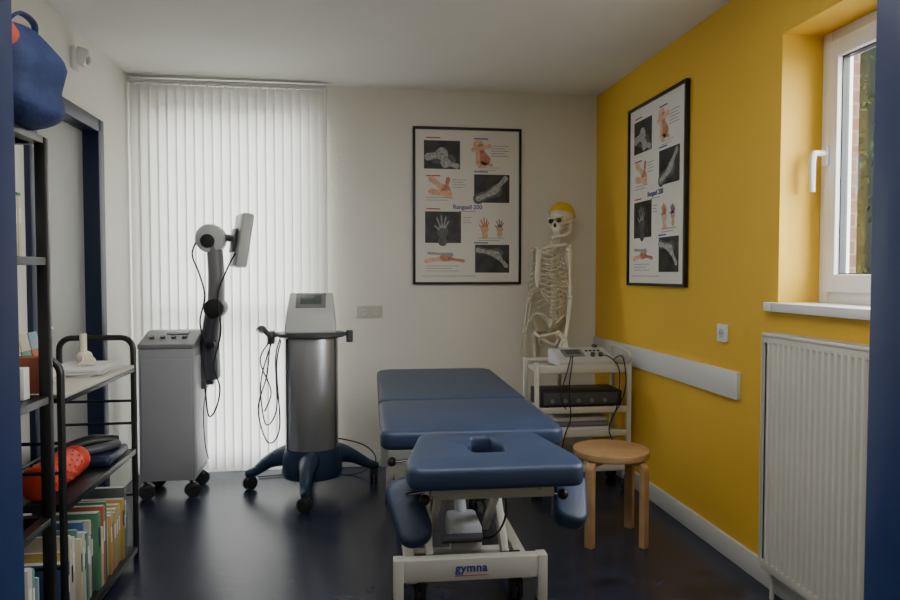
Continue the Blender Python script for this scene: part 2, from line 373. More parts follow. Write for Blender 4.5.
# ---------------------------------------------------------------- posters
def poster(name, loc, rz):
    g = group(name, loc, rz); W, Hh = 0.735, 1.045
    mb = MB(); fw = 0.016
    mb.bx((-W/2, -0.025, -Hh/2), (-W/2+fw, 0, Hh/2), M_BLKMET, 0.002); mb.bx((W/2-fw, -0.025, -Hh/2), (W/2, 0, Hh/2), M_BLKMET, 0.002)
    mb.bx((-W/2+fw, -0.025, -Hh/2), (W/2-fw, 0, -Hh/2+fw), M_BLKMET, 0.002); mb.bx((-W/2+fw, -0.025, Hh/2-fw), (W/2-fw, 0, Hh/2), M_BLKMET, 0.002)
    mb.obj('frame', g)
    mb = MB(); mb.bx((-W/2+fw, -0.012, -Hh/2+fw), (W/2-fw, -0.002, Hh/2-fw), M_PAPER); mb.obj('print', g)
    mb = MB()
    def X(u): return -W/2+u*W
    def Z(v): return Hh/2-v*Hh
    Y = -0.0125
    def rect(u0, v0, u1, v1, m, y=Y): mb.poly([(X(u0), y, Z(v0)), (X(u1), y, Z(v0)), (X(u1), y, Z(v1)), (X(u0), y, Z(v1))], m)
    def limb(u0, v0, u1, v1, r0, r1, m, y):
        a = Vector((X(u0), Z(v0))); b_ = Vector((X(u1), Z(v1))); d = (b_-a).normalized(); n_ = Vector((-d.y, d.x))
        pts = []
        for k in range(9):
            an = math.pi/2+math.pi*k/8; q = a+(d*math.cos(an)+n_*math.sin(an))*r0*W; pts.append((q.x, y, q.y))
        q = (a+b_)/2-n_*0.75*min(r0, r1)*W; pts.append((q.x, y, q.y))
        for k in range(9):
            an = -math.pi/2+math.pi*k/8; q = b_+(d*math.cos(an)+n_*math.sin(an))*r1*W; pts.append((q.x, y, q.y))
        q = (a+b_)/2+n_*0.75*min(r0, r1)*W; pts.append((q.x, y, q.y))
        mb.poly(pts, m)
    def hand(cu, cv, s_, m1, m2, y):
        limb(cu, cv+0.09*s_, cu, cv+0.03*s_, 0.045*s_, 0.06*s_, m1, y)
        for k, (a, l) in enumerate(((-50, 0.10), (-22, 0.15), (-5, 0.165), (12, 0.15), (28, 0.12))):
            a = math.radians(a); x_ = math.sin(a); z_ = -math.cos(a)
            limb(cu+x_*0.05*s_, cv+(0.03+z_*0.035)*s_, cu+x_*l*s_, cv+(0.03+z_*l*0.7)*s_, 0.02*s_, 0.012*s_, m1, y-0.0003*(k+1))
            limb(cu+x_*0.05*s_, cv+(0.03+z_*0.035)*s_, cu+x_*l*0.95*s_, cv+(0.03+z_*l*0.66)*s_, 0.008*s_, 0.006*s_, m2, y-0.003-0.0003*k)
    # row 1
    rect(0.10, 0.085, 0.43, 0.265, M_XBG); limb(0.20, 0.20, 0.34, 0.21, 0.045, 0.05, M_XM, Y-.001); limb(0.14, 0.19, 0.26, 0.17, 0.035, 0.06, M_XB, Y-.002); limb(0.30, 0.225, 0.40, 0.245, 0.05, 0.025, M_XB, Y-.002)
    limb(0.60, 0.11, 0.62, 0.22, 0.05, 0.045, M_SKIN, Y-.001); limb(0.62, 0.12, 0.66, 0.20, 0.03, 0.05, M_SKINR, Y-.002); limb(0.55, 0.14, 0.70, 0.115, 0.02, 0.02, M_SKIN, Y-.003); limb(0.60, 0.22, 0.72, 0.235, 0.025, 0.015, M_SKIN, Y-.002)
    # row 2
    limb(0.17, 0.33, 0.30, 0.40, 0.03, 0.045, M_SKIN, Y-.001); limb(0.30, 0.40, 0.32, 0.33, 0.045, 0.02, M_SKINR, Y-.002); limb(0.17, 0.41, 0.33, 0.425, 0.03, 0.03, M_SKIN, Y-.003)
    rect(0.56, 0.295, 0.89, 0.475, M_XBG); limb(0.60, 0.45, 0.76, 0.40, 0.05, 0.06, M_XM, Y-.001); limb(0.60, 0.45, 0.74, 0.405, 0.025, 0.03, M_XB, Y-.002); limb(0.76, 0.39, 0.85, 0.32, 0.035, 0.025, M_XB, Y-.003)
    # row 3
    rect(0.11, 0.535, 0.44, 0.735, M_XBG); hand(0.27, 0.64, 0.95, M_XM, M_XB, Y-.001)
    hand(0.66, 0.63, 0.65, M_SKIN, M_SKINR, Y-.001); hand(0.80, 0.63, 0.55, M_SKIN, M_INKB, Y-.0015)
    # row 4
    limb(0.12, 0.85, 0.30, 0.83, 0.02, 0.035, M_SKIN, Y-.001); limb(0.28, 0.83, 0.46, 0.85, 0.035, 0.015, M_SKINR, Y-.002); limb(0.14, 0.80, 0.35, 0.81, 0.012, 0.02, M_INKG, Y-.003)
    rect(0.57, 0.745, 0.89, 0.925, M_XBG); limb(0.60, 0.78, 0.78, 0.80, 0.035, 0.05, M_XM, Y-.001); limb(0.59, 0.78, 0.74, 0.80, 0.02, 0.03, M_XB, Y-.002); limb(0.77, 0.81, 0.86, 0.88, 0.035, 0.02, M_XB, Y-.003)
    # caption lines
    for (u, v, n_, L) in ((0.72, 0.11, 5, 0.16), (0.36, 0.33, 4, 0.12), (0.12, 0.445, 2, 0.25), (0.46, 0.57, 3, 0.08), (0.60, 0.70, 2, 0.25), (0.12, 0.88, 3, 0.3), (0.08, 0.945, 1, 0.5), (0.60, 0.25, 2, 0.2), (0.42, 0.530, 1, 0.16)):
        for k in range(n_): rect(u, v+k*0.016, u+L*(1-0.2*(k % 2)), v+k*0.016+0.004, M_INKG, Y-.0005)
    for (u, v) in ((0.12, 0.065), (0.56, 0.065), (0.12, 0.305), (0.56, 0.275), (0.12, 0.515), (0.56, 0.73)): rect(u, v, u+0.13, v+0.007, M_INKR if u < 0.3 else M_INKB, Y-.0005)
    mb.obj('illustrations', g)
    cu = bpy.data.curves.new('title', 'FONT'); cu.body = 'Rangasil 200'; cu.size = 0.040; cu.align_x = 'CENTER'; cu.extrude = 0.0003; cu.offset = 0.0006
    tx = bpy.data.objects.new('title', cu); COL.objects.link(tx); cu.materials.append(M_INKB)
    tx.parent = g; tx.location = (0.0, -0.0135, Z(0.517)); tx.rotation_euler = (math.radians(90), 0, 0)
poster('framed_poster', (0.797, YB-0.001, 1.733), 0)
poster('framed_poster.001', (XR-0.001, 3.690, 1.735), -90)

# ---------------------------------------------------------------- radiator
g = group('radiator', (0, 0, 0)); mb = MB()
ry0, ry1, rz0, rz1, rx = 1.86, 2.53, 0.12, 1.05, 1.605
t = bmesh.new(); n = 20; pitch = (ry1-ry0-0.04)/n; prof = [(ry0, 0)]
for i in range(n):
    a = ry0+0.02+i*pitch
    prof += [(a+pitch*0.10, 0.0), (a+pitch*0.28, -0.009), (a+pitch*0.72, -0.009), (a+pitch*0.90, 0.0)]
prof.append((ry1, 0))
lo = [t.verts.new((rx+0.012+p[1], p[0], rz0+0.03)) for p in prof]; hi = [t.verts.new((rx+0.012+p[1], p[0], rz1-0.03)) for p in prof]
for i in range(len(prof)-1): t.faces.new((lo[i], lo[i+1], hi[i+1], hi[i]))
mb.add(t, M_RAD)
mb.bx((rx+0.004, ry0, rz1-0.04), (rx+0.02, ry1, rz1-0.004), M_RAD, 0.003); mb.bx((rx+0.004, ry0, rz0), (rx+0.02, ry1, rz0+0.035), M_RAD, 0.003)
mb.bx((rx+0.012, ry0+0.004, rz0+0.01), (rx+0.024, ry1-0.004, rz1-0.01), M_RAD)
mb.obj('front_panel', g)
mb = MB(); mb.bx((rx+0.055, ry0+0.01, rz0), (rx+0.07, ry1-0.01, rz1-0.02), M_RAD, 0.003)
mb.bx((rx, ry0-0.003, rz0), (rx+0.07, ry0, rz1), M_RAD); mb.bx((rx, ry1, rz0), (rx+0.07, ry1+0.003, rz1), M_RAD)
mb.obj('rear_panel', g)
mb = MB()
for i in range(26):
    y = ry0+0.01+i*(ry1-ry0-0.02)/25; mb.bx((rx+0.008, y-0.003, rz1-0.004), (rx+0.066, y+0.003, rz1), M_RAD)
mb.bx((rx, ry0, rz1-0.012), (rx+0.008, ry1, rz1), M_RAD, 0.002); mb.bx((rx+0.062, ry0, rz1-0.012), (rx+0.07, ry1, rz1), M_RAD, 0.002)
mb.obj('top_grille', g)
mb = MB()
for y in (ry0+0.12, ry1-0.12):
    for z in (0.25, 0.9): mb.bx((rx+0.07, y-0.02, z-0.03), (XR-0.001, y+0.02, z+0.03), M_RAD)
mb.tube([(rx+0.04, ry1-0.03, rz0), (rx+0.04, ry1-0.03, 0.0)], 0.009, M_RAD); mb.obj('brackets', g)

# ---------------------------------------------------------------- treatment couch
g = group('treatment_table', (0.437, 1.985, 0), -1.9)
ZT = 0.715; TH = 0.068
mb = MB()
outer = roundpoly([(-0.275, 0.09), (-0.255, 0.0), (0.255, 0.0), (0.275, 0.09), (0.205, 0.465), (-0.205, 0.465)], [0.05, 0.04, 0.04, 0.05, 0.05, 0.05])
hole = roundpoly([(-0.05, 0.19), (0.05, 0.19), (0.062, 0.28), (0.035, 0.33), (0.035, 0.40), (-0.035, 0.40), (-0.035, 0.33), (-0.062, 0.28)], 0.022)
mb.plate(outer, ZT-TH, ZT, M_VINYL, holes=[hole], bev=0.016)
mb.obj('head_section', g)
mb = MB(); mb.plate(rrect(-0.342, 0.485, 0.335, 1.125, 0.05), ZT-TH, ZT, M_VINYL, bev=0.018); mb.obj('middle_section', g)
mb = MB(); mb.plate(rrect(-0.342, 1.14, 0.335, 2.17, (0.09, 0.09, 0.03, 0.03)), ZT-TH, ZT, M_VINYL, bev=0.018); mb.obj('foot_section', g)
# arm pads
for sgn, nm in ((-1, 'arm_pad_left'), (1, 'arm_pad_right')):
    mb = MB()
    Mx = Matrix.Translation((sgn*0.258, 0.17, 0.535 if sgn < 0 else 0.56)) @ Euler((math.radians(50 if sgn < 0 else 28), math.radians(sgn*14), math.radians(-8*sgn))).to_matrix().to_4x4()
    mb.plate(rrect(-0.055, -0.11, 0.055, 0.11, 0.045), -0.027, 0.027, M_VINYL, bev=0.016, M=Mx)
    mb.obj(nm, g)
    mb = MB(); mb.tube([(sgn*0.25, 0.21, 0.56), (sgn*0.22, 0.26, 0.56), (sgn*0.17, 0.28, 0.60), (sgn*0.15, 0.28, 0.625)], 0.009, M_CHROME, sub=4); mb.obj(nm+'_bracket', g)
# undercarriage
mb = MB()
mb.bx((-0.17, 0.08, 0.615), (-0.14, 0.50, 0.645), M_CRMET, 0.003); mb.bx((0.14, 0.08, 0.615), (0.17, 0.50, 0.645), M_CRMET, 0.003)
mb.bx((-0.19, 0.10, 0.59), (0.19, 0.135, 0.622), M_CRMET, 0.004); mb.bx((-0.16, 0.40, 0.61), (0.16, 0.44, 0.64), M_CRMET, 0.003)
mb.obj('head_frame', g)
mb = MB()
for sx in (-1, 1):
    mb.box((sx*0.20, 1.30, 0.612), (0.04, 1.62, 0.045), M_CRMET, 0.004)
    mb.box((sx*0.20, 0.50, 0.625), (0.05, 0.07, 0.07), M_CRMET, 0.005)
for y in (0.50, 1.13, 2.09): mb.box((0, y, 0.605), (0.44, 0.04, 0.04), M_CRMET, 0.004)
mb.obj('upper_frame', g)
mb = MB()
for sx in (-1, 1):
    mb.box((sx*0.225, 1.27, 0.13), (0.045, 1.32, 0.05), M_CRMET, 0.004)
    mb.box((sx*0.275, 0.605, 0.12), (0.038, 0.055, 0.18), M_CRMET, 0.004)
    mb.box((sx*0.275, 1.93, 0.125), (0.038, 0.055, 0.19), M_CRMET, 0.004)
    mb.cyl((sx*0.275, 0.605, 0), (sx*0.275, 0.605, 0.03), 0.024, M_RUB); mb.cyl((sx*0.275, 1.93, 0), (sx*0.275, 1.93, 0.03), 0.024, M_RUB)
    mb.box((sx*0.30, 1.94, 0.30), (0.05, 0.10, 0.20), M_LGREY, 0.01)
mb.box((0, 0.605, 0.165), (0.58, 0.05, 0.085), M_CRMET, 0.005); mb.box((0, 1.93, 0.175), (0.58, 0.05, 0.085), M_CRMET, 0.005)
mb.box((0, 0.85, 0.12), (0.45, 0.05, 0.04), M_CRMET, 0.004)
mb.obj('base_frame', g)
mb = MB()
for sx in (-1, 1):
    for (a, b_) in (((0.70, 0.17), (1.12, 0.60)), ((1.40, 0.17), (1.85, 0.60))):
        p = Vector((sx*0.15, a[0], a[1])); q = Vector((sx*0.15, b_[0], b_[1])); d = q-p
        ang = math.degrees(math.atan2(d.z, d.y)); mb.box((p+q)/2, (0.03, d.length, 0.05), M_CRMET, 0.006, rot=(ang, 0, 0))
        mb.cyl((sx*0.13, a[0], a[1]), (sx*0.21, a[0], a[1]), 0.014, M_CHROME); mb.cyl((sx*0.13, b_[0], b_[1]), (sx*0.21, b_[0], b_[1]), 0.014, M_CHROME)
    # forward braces to the head hinge
    p = Vector((sx*0.115, 0.52, 0.57)); q = Vector((sx*0.115, 0.96, 0.19)); d = q-p
    mb.box((p+q)/2, (0.025, d.length, 0.04), M_CRMET, 0.005, rot=(math.degrees(math.atan2(d.z, d.y)), 0, 0))
mb.box((0, 0.52, 0.585), (0.34, 0.04, 0.05), M_CRMET, 0.006)
mb.box((0, 0.62, 0.50), (0.20, 0.03, 0.035), M_CRMET, 0.005)
mb.obj('lift_arms', g)
mb = MB()
mb.box((0.0, 0.82, 0.23), (0.13, 0.20, 0.11), M_LGREY, 0.02); mb.cyl((0, 0.88, 0.26), (0, 1.15, 0.50), 0.025, M_LGREY); mb.cyl((0, 1.12, 0.47), (0, 1.22, 0.57), 0.014, M_CHROME)
mb.cyl((-0.10, 0.70, 0.24), (0.06, 0.70, 0.24), 0.018, M_DGREY)
mb.tube([(0.03, 0.76, 0.22), (0.10, 0.66, 0.26), (0.14, 0.62, 0.36), (0.12, 0.6, 0.5), (0.08, 0.6, 0.58)], 0.004, M_BLACK)
mb.obj('lift_motor', g)
mb = MB()
for x, y in ((-0.19, 0.68), (0.19, 0.68), (-0.19, 1.84), (0.19, 1.84)): caster(mb, x, y, 0.045, 0.13, 90)
mb.obj('casters', g)
mb = MB()
mb.cyl((-0.21, 0.16, 0.60), (-0.27, 0.14, 0.60), 0.006, M_CHROME); mb.sph((-0.215, 0.08, 0.60), 0.017, M_BLACK, seg=12)
mb.cyl((-0.19, 0.10, 0.60), (-0.215, 0.08, 0.60), 0.006, M_CHROME); mb.sph((0.215, 0.09, 0.60), 0.017, M_BLACK, seg=12); mb.cyl((0.18, 0.11, 0.60), (0.215, 0.09, 0.60), 0.006, M_CHROME)
mb.sph((-0.30, 0.52, 0.60), 0.017, M_BLACK, seg=12); mb.cyl((-0.22, 0.5, 0.61), (-0.30, 0.52, 0.60), 0.006, M_CHROME)
mb.obj('adjust_knobs', g)
cu = bpy.data.curves.new('label', 'FONT'); cu.body = 'gymna'; cu.size = 0.044; cu.align_x = 'CENTER'; cu.extrude = 0.0005; cu.offset = 0.0012; cu.space_character = 1.1
tx = bpy.data.objects.new('label', cu); COL.objects.link(tx); cu.materials.append(M_INKB); tx.parent = g
tx.location = (0, 0.579, 0.158); tx.rotation_euler = (math.radians(90), 0, 0)
mb = MB(); mb.bx((-0.065, 0.5785, 0.142), (0.065, 0.5795, 0.1445), M_INKR); mb.obj('label_line', g)

# ---------------------------------------------------------------- stool
g = group('wooden_stool', (1.257, 3.215, 0))
mb = MB(); circ = [(0.182*math.cos(2*math.pi*k/48), 0.182*math.sin(2*math.pi*k/48)) for k in range(48)]
mb.plate(circ, 0.405, 0.438, M_BIRCH, bev=0.005); mb.obj('seat', g)
for i, a in enumerate((218, 306, 38, 128)):
    mb = MB()
    L = [(0.196, 0.0)]
    for k in range(8):
        an = math.radians(90*k/7); L.append((0.151+0.045*math.cos(an), 0.360+0.045*math.sin(an)))
    L += [(0.06, 0.405), (0.06, 0.380)]
    for k in range(8):
        an = math.radians(90-90*k/7); L.append((0.148+0.020*math.cos(an), 0.360+0.020*math.sin(an)))
    L += [(0.168, 0.0)]
    Mx = Matrix.Rotation(math.radians(a), 4, 'Z') @ Matrix.Rotation(math.radians(90), 4, 'X')
    mb.plate(L, -0.022, 0.022, M_BIRCH, bev=0.003, M=Mx, seg=1); mb.obj('leg_%d' % (i+1), g)

# ---------------------------------------------------------------- trolley
g = group('equipment_trolley', (1.357, 3.90, 0)); W2 = 0.292; D = 0.285
TG = g
mb = MB()
for x in (-W2+0.0125, W2-0.0125):
    for y in (0.0125, D-0.0125): mb.box((x, y, 0.425), (0.025, 0.025, 0.68), M_CRMET, 0.003)
mb.box((0, D-0.0125, 0.755), (0.56, 0.022, 0.02), M_CRMET, 0.003)
mb.obj('posts', g)
for i, (z, th) in enumerate(((0.715, 0.03), (0.475, 0.02), (0.335, 0.02), (0.13, 0.02))):
    mb = MB(); mb.box((0, D/2, z), (2*W2-0.052, D-0.01, th), M_CRMET, 0.003)
    mb.box((0, 0.006, z+0.012), (2*W2-0.052, 0.012, th+0.015), M_CRMET, 0.003); mb.obj('shelf_%d' % (i+1), g)
mb = MB()
for x in (-W2+0.02, W2-0.02):
    for y in (0.02, D-0.02): caster(mb, x, y, 0.033, 0.09, 40)
mb.obj('casters', g)
mb = MB(); mb.tube([(W2-0.02, 0.0, 0.76), (W2-0.02, -0.03, 0.80), (W2-0.02, 0.05, 0.83), (W2-0.02, D-0.02, 0.83), (W2-0.02, D-0.01, 0.76)], 0.007, M_CRMET); mb.obj('push_rail', g)
mb = MB()
mb.tube([(1.30, 3.965, 0.80), (1.28, 3.92, 0.75), (1.26, 3.905, 0.62), (1.27, 3.905, 0.45), (1.24, 3.905, 0.36), (1.22, 3.91, 0.25), (1.25, 3.905, 0.2)], 0.0035, M_BLACK)
mb.tube([(1.46, 3.965, 0.80), (1.50, 3.91, 0.80), (1.56, 3.90, 0.72), (1.55, 3.90, 0.52), (1.50, 3.90, 0.38), (1.54, 3.90, 0.28)], 0.0035, M_BLACK)
mb.tube([(1.56, 4.00, 0.77), (1.58, 3.905, 0.80), (1.60, 3.895, 0.66), (1.58, 3.90, 0.55), (1.54, 3.90, 0.48)], 0.0035, M_BLACK)
mb.tube([(1.29, 3.965, 0.80), (1.25, 3.91, 0.72), (1.21, 3.90, 0.58), (1.24, 3.90, 0.50)], 0.0035, M_BLACK)
mb.obj('hanging_cables', TG, loc=(-1.357, -3.93, 0))
# therapy device on top
g2 = group('electrotherapy_device', (1.39, 3.94, 0.7305), 4); mb = MB()
Mx = Matrix.Rotation(math.radians(90), 4, 'Y') @ Matrix.Rotation(math.radians(90), 4, 'Z')
prof = roundpoly([(0.0, 0.008), (0.20, 0.008), (0.20, 0.095), (0.15, 0.10), (0.0, 0.035)], 0.008)
mb.plate(prof, -0.17, 0.17, M_LGREY, bev=0.006, M=Mx); mb.obj('housing', g2)
mb = MB()
for x, y in ((-0.13, 0.03), (0.13, 0.03), (-0.13, 0.17), (0.13, 0.17)): mb.cyl((x, y, 0), (x, y, 0.01), 0.012, M_RUB)
sl = math.degrees(math.atan2(0.065, 0.15))
def onp(u, v, h=0.0): return (u, v, 0.035+v*0.065/0.15+h)
mb.box(onp(-0.055, 0.09, 0.003), (0.13, 0.085, 0.004), M_MGREY, 0.001, rot=(sl, 0, 0))
mb.box(onp(-0.055, 0.095, 0.006), (0.09, 0.05, 0.003), M_SCREEN, 0.001, rot=(sl, 0, 0))
for k in range(4): mb.box(onp(0.04+0.026*k, 0.11, 0.004), (0.016, 0.012, 0.006), M_DGREY, 0.001, rot=(sl, 0, 0))
for k in range(2): mb.cyl(onp(0.06+0.05*k, 0.06, 0.0), onp(0.06+0.05*k, 0.052, 0.02), 0.014, M_DGREY)
mb.sph((0.12, 0.17, 0.108), (0.014, 0.03, 0.012), M_DGREY); mb.obj('controls', g2)
g2 = group('interferential_unit', (1.358, 3.925, 0.4855)); mb = MB()
mb.box((0, 0.13, 0.06), (0.50, 0.22, 0.095), M_BLACK, 0.006); mb.box((0, 0.018, 0.06), (0.46, 0.006, 0.07), M_DGREY, 0.002)
for k in range(5): mb.cyl((-0.18+0.08*k, 0.014, 0.05), (-0.18+0.08*k, 0.004, 0.05), 0.012, M_MGREY)
for x in (-0.2, 0.2):
    for y in (0.05, 0.2): mb.cyl((x, y, 0), (x, y, 0.013), 0.012, M_RUB)
mb.obj('housing', g2)
g2 = group('towel_stack', (1.36, 3.935, 0.3455)); mb = MB()
for k in range(3): mb.box((0, 0.11, 0.018+0.03*k), (0.36-0.02*k, 0.2, 0.03), [M_WHITE, M_MGREY, M_LGREY][k], 0.012)
mb.obj('towels', g2)

# ---------------------------------------------------------------- skeleton
g = group('anatomical_skeleton', (1.295, 4.435, 0), -62)
mb = MB()   # faces local -Y
def spine(z): # forward/back curve
    return 0.035+0.022*math.sin((z-0.95)*7.5)
for i in range(24):
    z = 0.98+i*(1.56-0.98)/23; w_ = 0.022-0.008*i/23
    yy = spine(z)+max(0, z-1.45)*0.45; xx = max(0, z-1.45)*0.15
    mb.cyl((xx, yy, z-0.009), (xx, yy, z+0.008), w_, M_BONE, seg=12)
    mb.tube([(xx, yy+w_*0.8, z), (xx, yy+w_+0.022, z-0.014)], [0.006, 0.003], M_BONE, sub=1)
    mb.tube([(xx-w_-0.016, yy+0.01, z), (xx+w_+0.016, yy+0.01, z)], 0.0045, M_BONE, sub=1)
# ribs
for i in range(12):
    u = i/11; z = 1.455-0.345*u
    wd = [0.055, 0.082, 0.10, 0.112, 0.12, 0.125, 0.128, 0.128, 0.125, 0.118, 0.105, 0.085][i]
    dp = 0.05+0.055*math.sin(min(1, u*1.3)*math.pi/2); drop = 0.05+0.03*u
    sy = spine(z)
    for sx in (-1, 1):
        pts = [(sx*0.02, sy+0.01, z), (sx*wd*0.55, sy+0.03, z-0.006), (sx*wd*0.93, sy+0.005, z-drop*0.35), (sx*wd, sy-dp*0.6, z-drop*0.7)]
        if i < 10: pts += [(sx*wd*0.8, sy-dp*1.25, z-drop), (sx*(0.028+0.03*max(0, u-0.5)), -0.085-0.012*min(1, u*2), max(z-drop*0.7, 1.20-0.012*max(0, i-6)))]
        mb.tube(pts, 0.0065, M_BONE, seg=7, sub=4, flat=0.65)
mb.tube([(0, -0.072, 1.44), (0, -0.088, 1.36), (0, -0.097, 1.26), (0, -0.092, 1.19)], [0.024, 0.016, 0.018, 0.006], M_BONE, flat=0.35)
for sx in (-1, 1):
    mb.tube([(sx*0.02, -0.065, 1.445), (sx*0.08, -0.05, 1.46), (sx*0.155, 0.01, 1.465)], [0.009, 0.007, 0.009], M_BONE)
    # scapula
    mb.poly([(sx*0.06, 0.085, 1.44), (sx*0.15, 0.05, 1.43), (sx*0.075, 0.098, 1.29)], M_BONE)
    mb.tube([(sx*0.065, 0.092, 1.415), (sx*0.12, 0.085, 1.44), (sx*0.165, 0.03, 1.46)], [0.005, 0.007, 0.01], M_BONE)
    mb.tube([(sx*0.06, 0.085, 1.44), (sx*0.075, 0.098, 1.29), (sx*0.15, 0.05, 1.43)], 0.005, M_BONE, sub=1)
    # arm
    mb.sph((sx*0.168, 0.02, 1.435), 0.021, M_BONE, seg=12)
    mb.tube([(sx*0.172, 0.02, 1.43), (sx*0.18, 0.018, 1.30), (sx*0.185, 0.015, 1.14)], [0.016, 0.0095, 0.013], M_BONE)
    mb.sph((sx*0.185, 0.015, 1.13), (0.024, 0.013, 0.013), M_BONE, seg=12)
    mb.tube([(sx*0.197, 0.012, 1.12), (sx*0.202, -0.01, 1.0), (sx*0.198, -0.03, 0.885)], [0.010, 0.007, 0.011], M_BONE)
    mb.tube([(sx*0.175, 0.02, 1.135), (sx*0.178, 0.0, 1.0), (sx*0.180, -0.028, 0.885)], [0.012, 0.006, 0.006], M_BONE)
    for k in range(8): mb.sph((sx*(0.177+0.009*(k % 4)*0.8), -0.032, 0.872-0.013*(k//4)), 0.0075, M_BONE, seg=8)
    for k in range(5):
        fx = sx*(0.165+0.011*k); zb = 0.855 if k else 0.862; fy = -0.034-(0.02 if k == 0 else 0)
        L = [0.035, 0.06, 0.062, 0.058, 0.052][k]
        mb.tube([(fx, -0.032, zb), (fx+sx*(k-2)*0.002, fy, zb-L)], [0.005, 0.0055], M_BONE, sub=1)
        zz = zb-L-0.003
        for q in range(2 if k == 0 else 3):
            l2 = [0.036, 0.023, 0.016][q]*(0.85 if k in (0, 4) else 1)
            mb.tube([(fx+sx*(k-2)*0.003, fy-0.004*q, zz), (fx+sx*(k-2)*0.004, fy-0.004*q-0.005, zz-l2)], [0.005, 0.0038], M_BONE, sub=1); zz -= l2+0.002
    # pelvis
    t = bmesh.new(); rows = []
    for a in range(7):
        u = a/6; row = []
        for b_ in range(5):
            v = b_/4; ang = math.radians(-65+150*u)
            row.append(t.verts.new((sx*(0.045+0.075*v*math.cos(ang*0.6)+0.0*u), 0.055-0.11*u+0.01*v, 0.905+0.10*v*math.sin(math.radians(40+100*u))+0.0)))
        rows.append(row)
    for a in range(6):
        for b_ in range(4): t.faces.new((rows[a][b_], rows[a+1][b_], rows[a+1][b_+1], rows[a][b_+1]))
    ext = bmesh.ops.solidify(t, geom=t.faces[:], thickness=0.007)
    mb.add(t, M_BONE)
    mb.tube([(sx*0.04, 0.055, 0.95), (sx*0.09, 0.06, 1.0), (sx*0.13, 0.01, 1.01), (sx*0.125, -0.05, 0.965)], 0.008, M_BONE)
    mb.tube([(sx*0.095, -0.02, 0.90), (sx*0.05, -0.06, 0.885), (sx*0.008, -0.07, 0.872), (sx*0.03, -0.045, 0.845), (sx*0.065, 0.0, 0.82), (sx*0.085, 0.02, 0.87)], 0.011, M_BONE)
    # leg
    mb.sph((sx*0.095, 0.0, 0.895), 0.023, M_BONE, seg=12)
    mb.tube([(sx*0.095, 0, 0.895), (sx*0.135, 0.005, 0.875), (sx*0.13, 0.0, 0.80), (sx*0.105, 0.0, 0.62), (sx*0.09, 0.0, 0.475)], [0.013, 0.019, 0.014, 0.0125, 0.02], M_BONE)
    mb.sph((sx*0.088, 0, 0.467), (0.034, 0.024, 0.02), M_BONE, seg=14); mb.sph((sx*0.088, -0.03, 0.47), (0.018, 0.01, 0.02), M_BONE, seg=12)
    mb.tube([(sx*0.086, 0, 0.44), (sx*0.086, -0.003, 0.36), (sx*0.086, 0.0, 0.11)], [0.028, 0.014, 0.015], M_BONE)
    mb.tube([(sx*0.113, 0.01, 0.425), (sx*0.115, 0.01, 0.25), (sx*0.108, 0.008, 0.09)], [0.009, 0.006, 0.009], M_BONE)
    mb.sph((sx*0.09, 0.0, 0.085), (0.02, 0.024, 0.018), M_BONE, seg=12); mb.sph((sx*0.09, 0.035, 0.065), (0.018, 0.034, 0.02), M_BONE, seg=12)
    mb.sph((sx*0.09, -0.04, 0.068), (0.024, 0.026, 0.014), M_BONE, seg=12)
    for k in range(5):
        fx = sx*(0.066+0.012*k)
        mb.tube([(fx, -0.05, 0.066), (fx+sx*(k-2)*0.002, -0.115, 0.048)], [0.006, 0.0065 if k else 0.008], M_BONE, sub=1)
        mb.tube([(fx+sx*(k-2)*0.002, -0.118, 0.047), (fx+sx*(k-2)*0.003, -0.15+0.004*k, 0.045)], [0.005, 0.004], M_BONE, sub=1)
mb.plate([(-0.05, 0.0), (0.05, 0.0), (0.012, -0.12), (-0.012, -0.12)], -0.012, 0.012, M_BONE, bev=0.006, M=Matrix.Translation((0, 0.055, 0.99)) @ Matrix.Rotation(math.radians(80), 4, 'X'))
mb.obj('bones', g, sharp=60)
# skull
sk = group('skull', (0.025, 0.09, 1.645)); sk.parent = g; sk.rotation_euler = (math.radians(6), math.radians(-4), math.radians(14)); sk.scale = (1.1, 1.1, 1.08)
mb = MB()
mb.sph((0, 0.02, 0.018), (0.070, 0.088, 0.072), M_BONE, seg=28)
mb.box((0, -0.055, -0.035), (0.085, 0.045, 0.06), M_BONE, 0.018, seg=3)
mb.box((0, -0.062, -0.065), (0.052, 0.04, 0.035), M_BONE, 0.012, seg=3)
mb.tube([(-0.05, -0.052, 0.012), (-0.02, -0.075, 0.008), (0.02, -0.075, 0.008), (0.05, -0.052, 0.012)], 0.009, M_BONE)
for sx in (-1, 1):
    mb.tube([(sx*0.022, -0.08, -0.032), (sx*0.048, -0.06, -0.035), (sx*0.062, -0.02, -0.03), (sx*0.064, 0.015, -0.022)], 0.0065, M_BONE)
    mb.tube([(sx*0.052, -0.055, 0.012), (sx*0.054, -0.055, -0.03)], 0.007, M_BONE, sub=1)
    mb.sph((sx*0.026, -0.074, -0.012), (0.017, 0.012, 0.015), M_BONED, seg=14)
    mb.tube([(sx*0.052, 0.01, -0.03), (sx*0.05, 0.0, -0.085)], [0.012, 0.012], M_BONE, sub=1, flat=0.5)
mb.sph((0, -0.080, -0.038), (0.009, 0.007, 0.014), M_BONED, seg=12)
mb.tube([(-0.05, 0.0, -0.085), (-0.036, -0.05, -0.105), (0, -0.082, -0.108), (0.036, -0.05, -0.105), (0.05, 0.0, -0.085)], [0.011, 0.012, 0.014, 0.012, 0.011], M_BONE)
for k in range(10):
    a = math.radians(-55+110*k/9)
    for zz in (-0.079, -0.090): mb.box((0.028*math.sin(a), -0.052-0.030*math.cos(a), zz), (0.0055, 0.006, 0.011), M_WHITE, 0.0015)
mb.obj('cranium', sk, sharp=60)
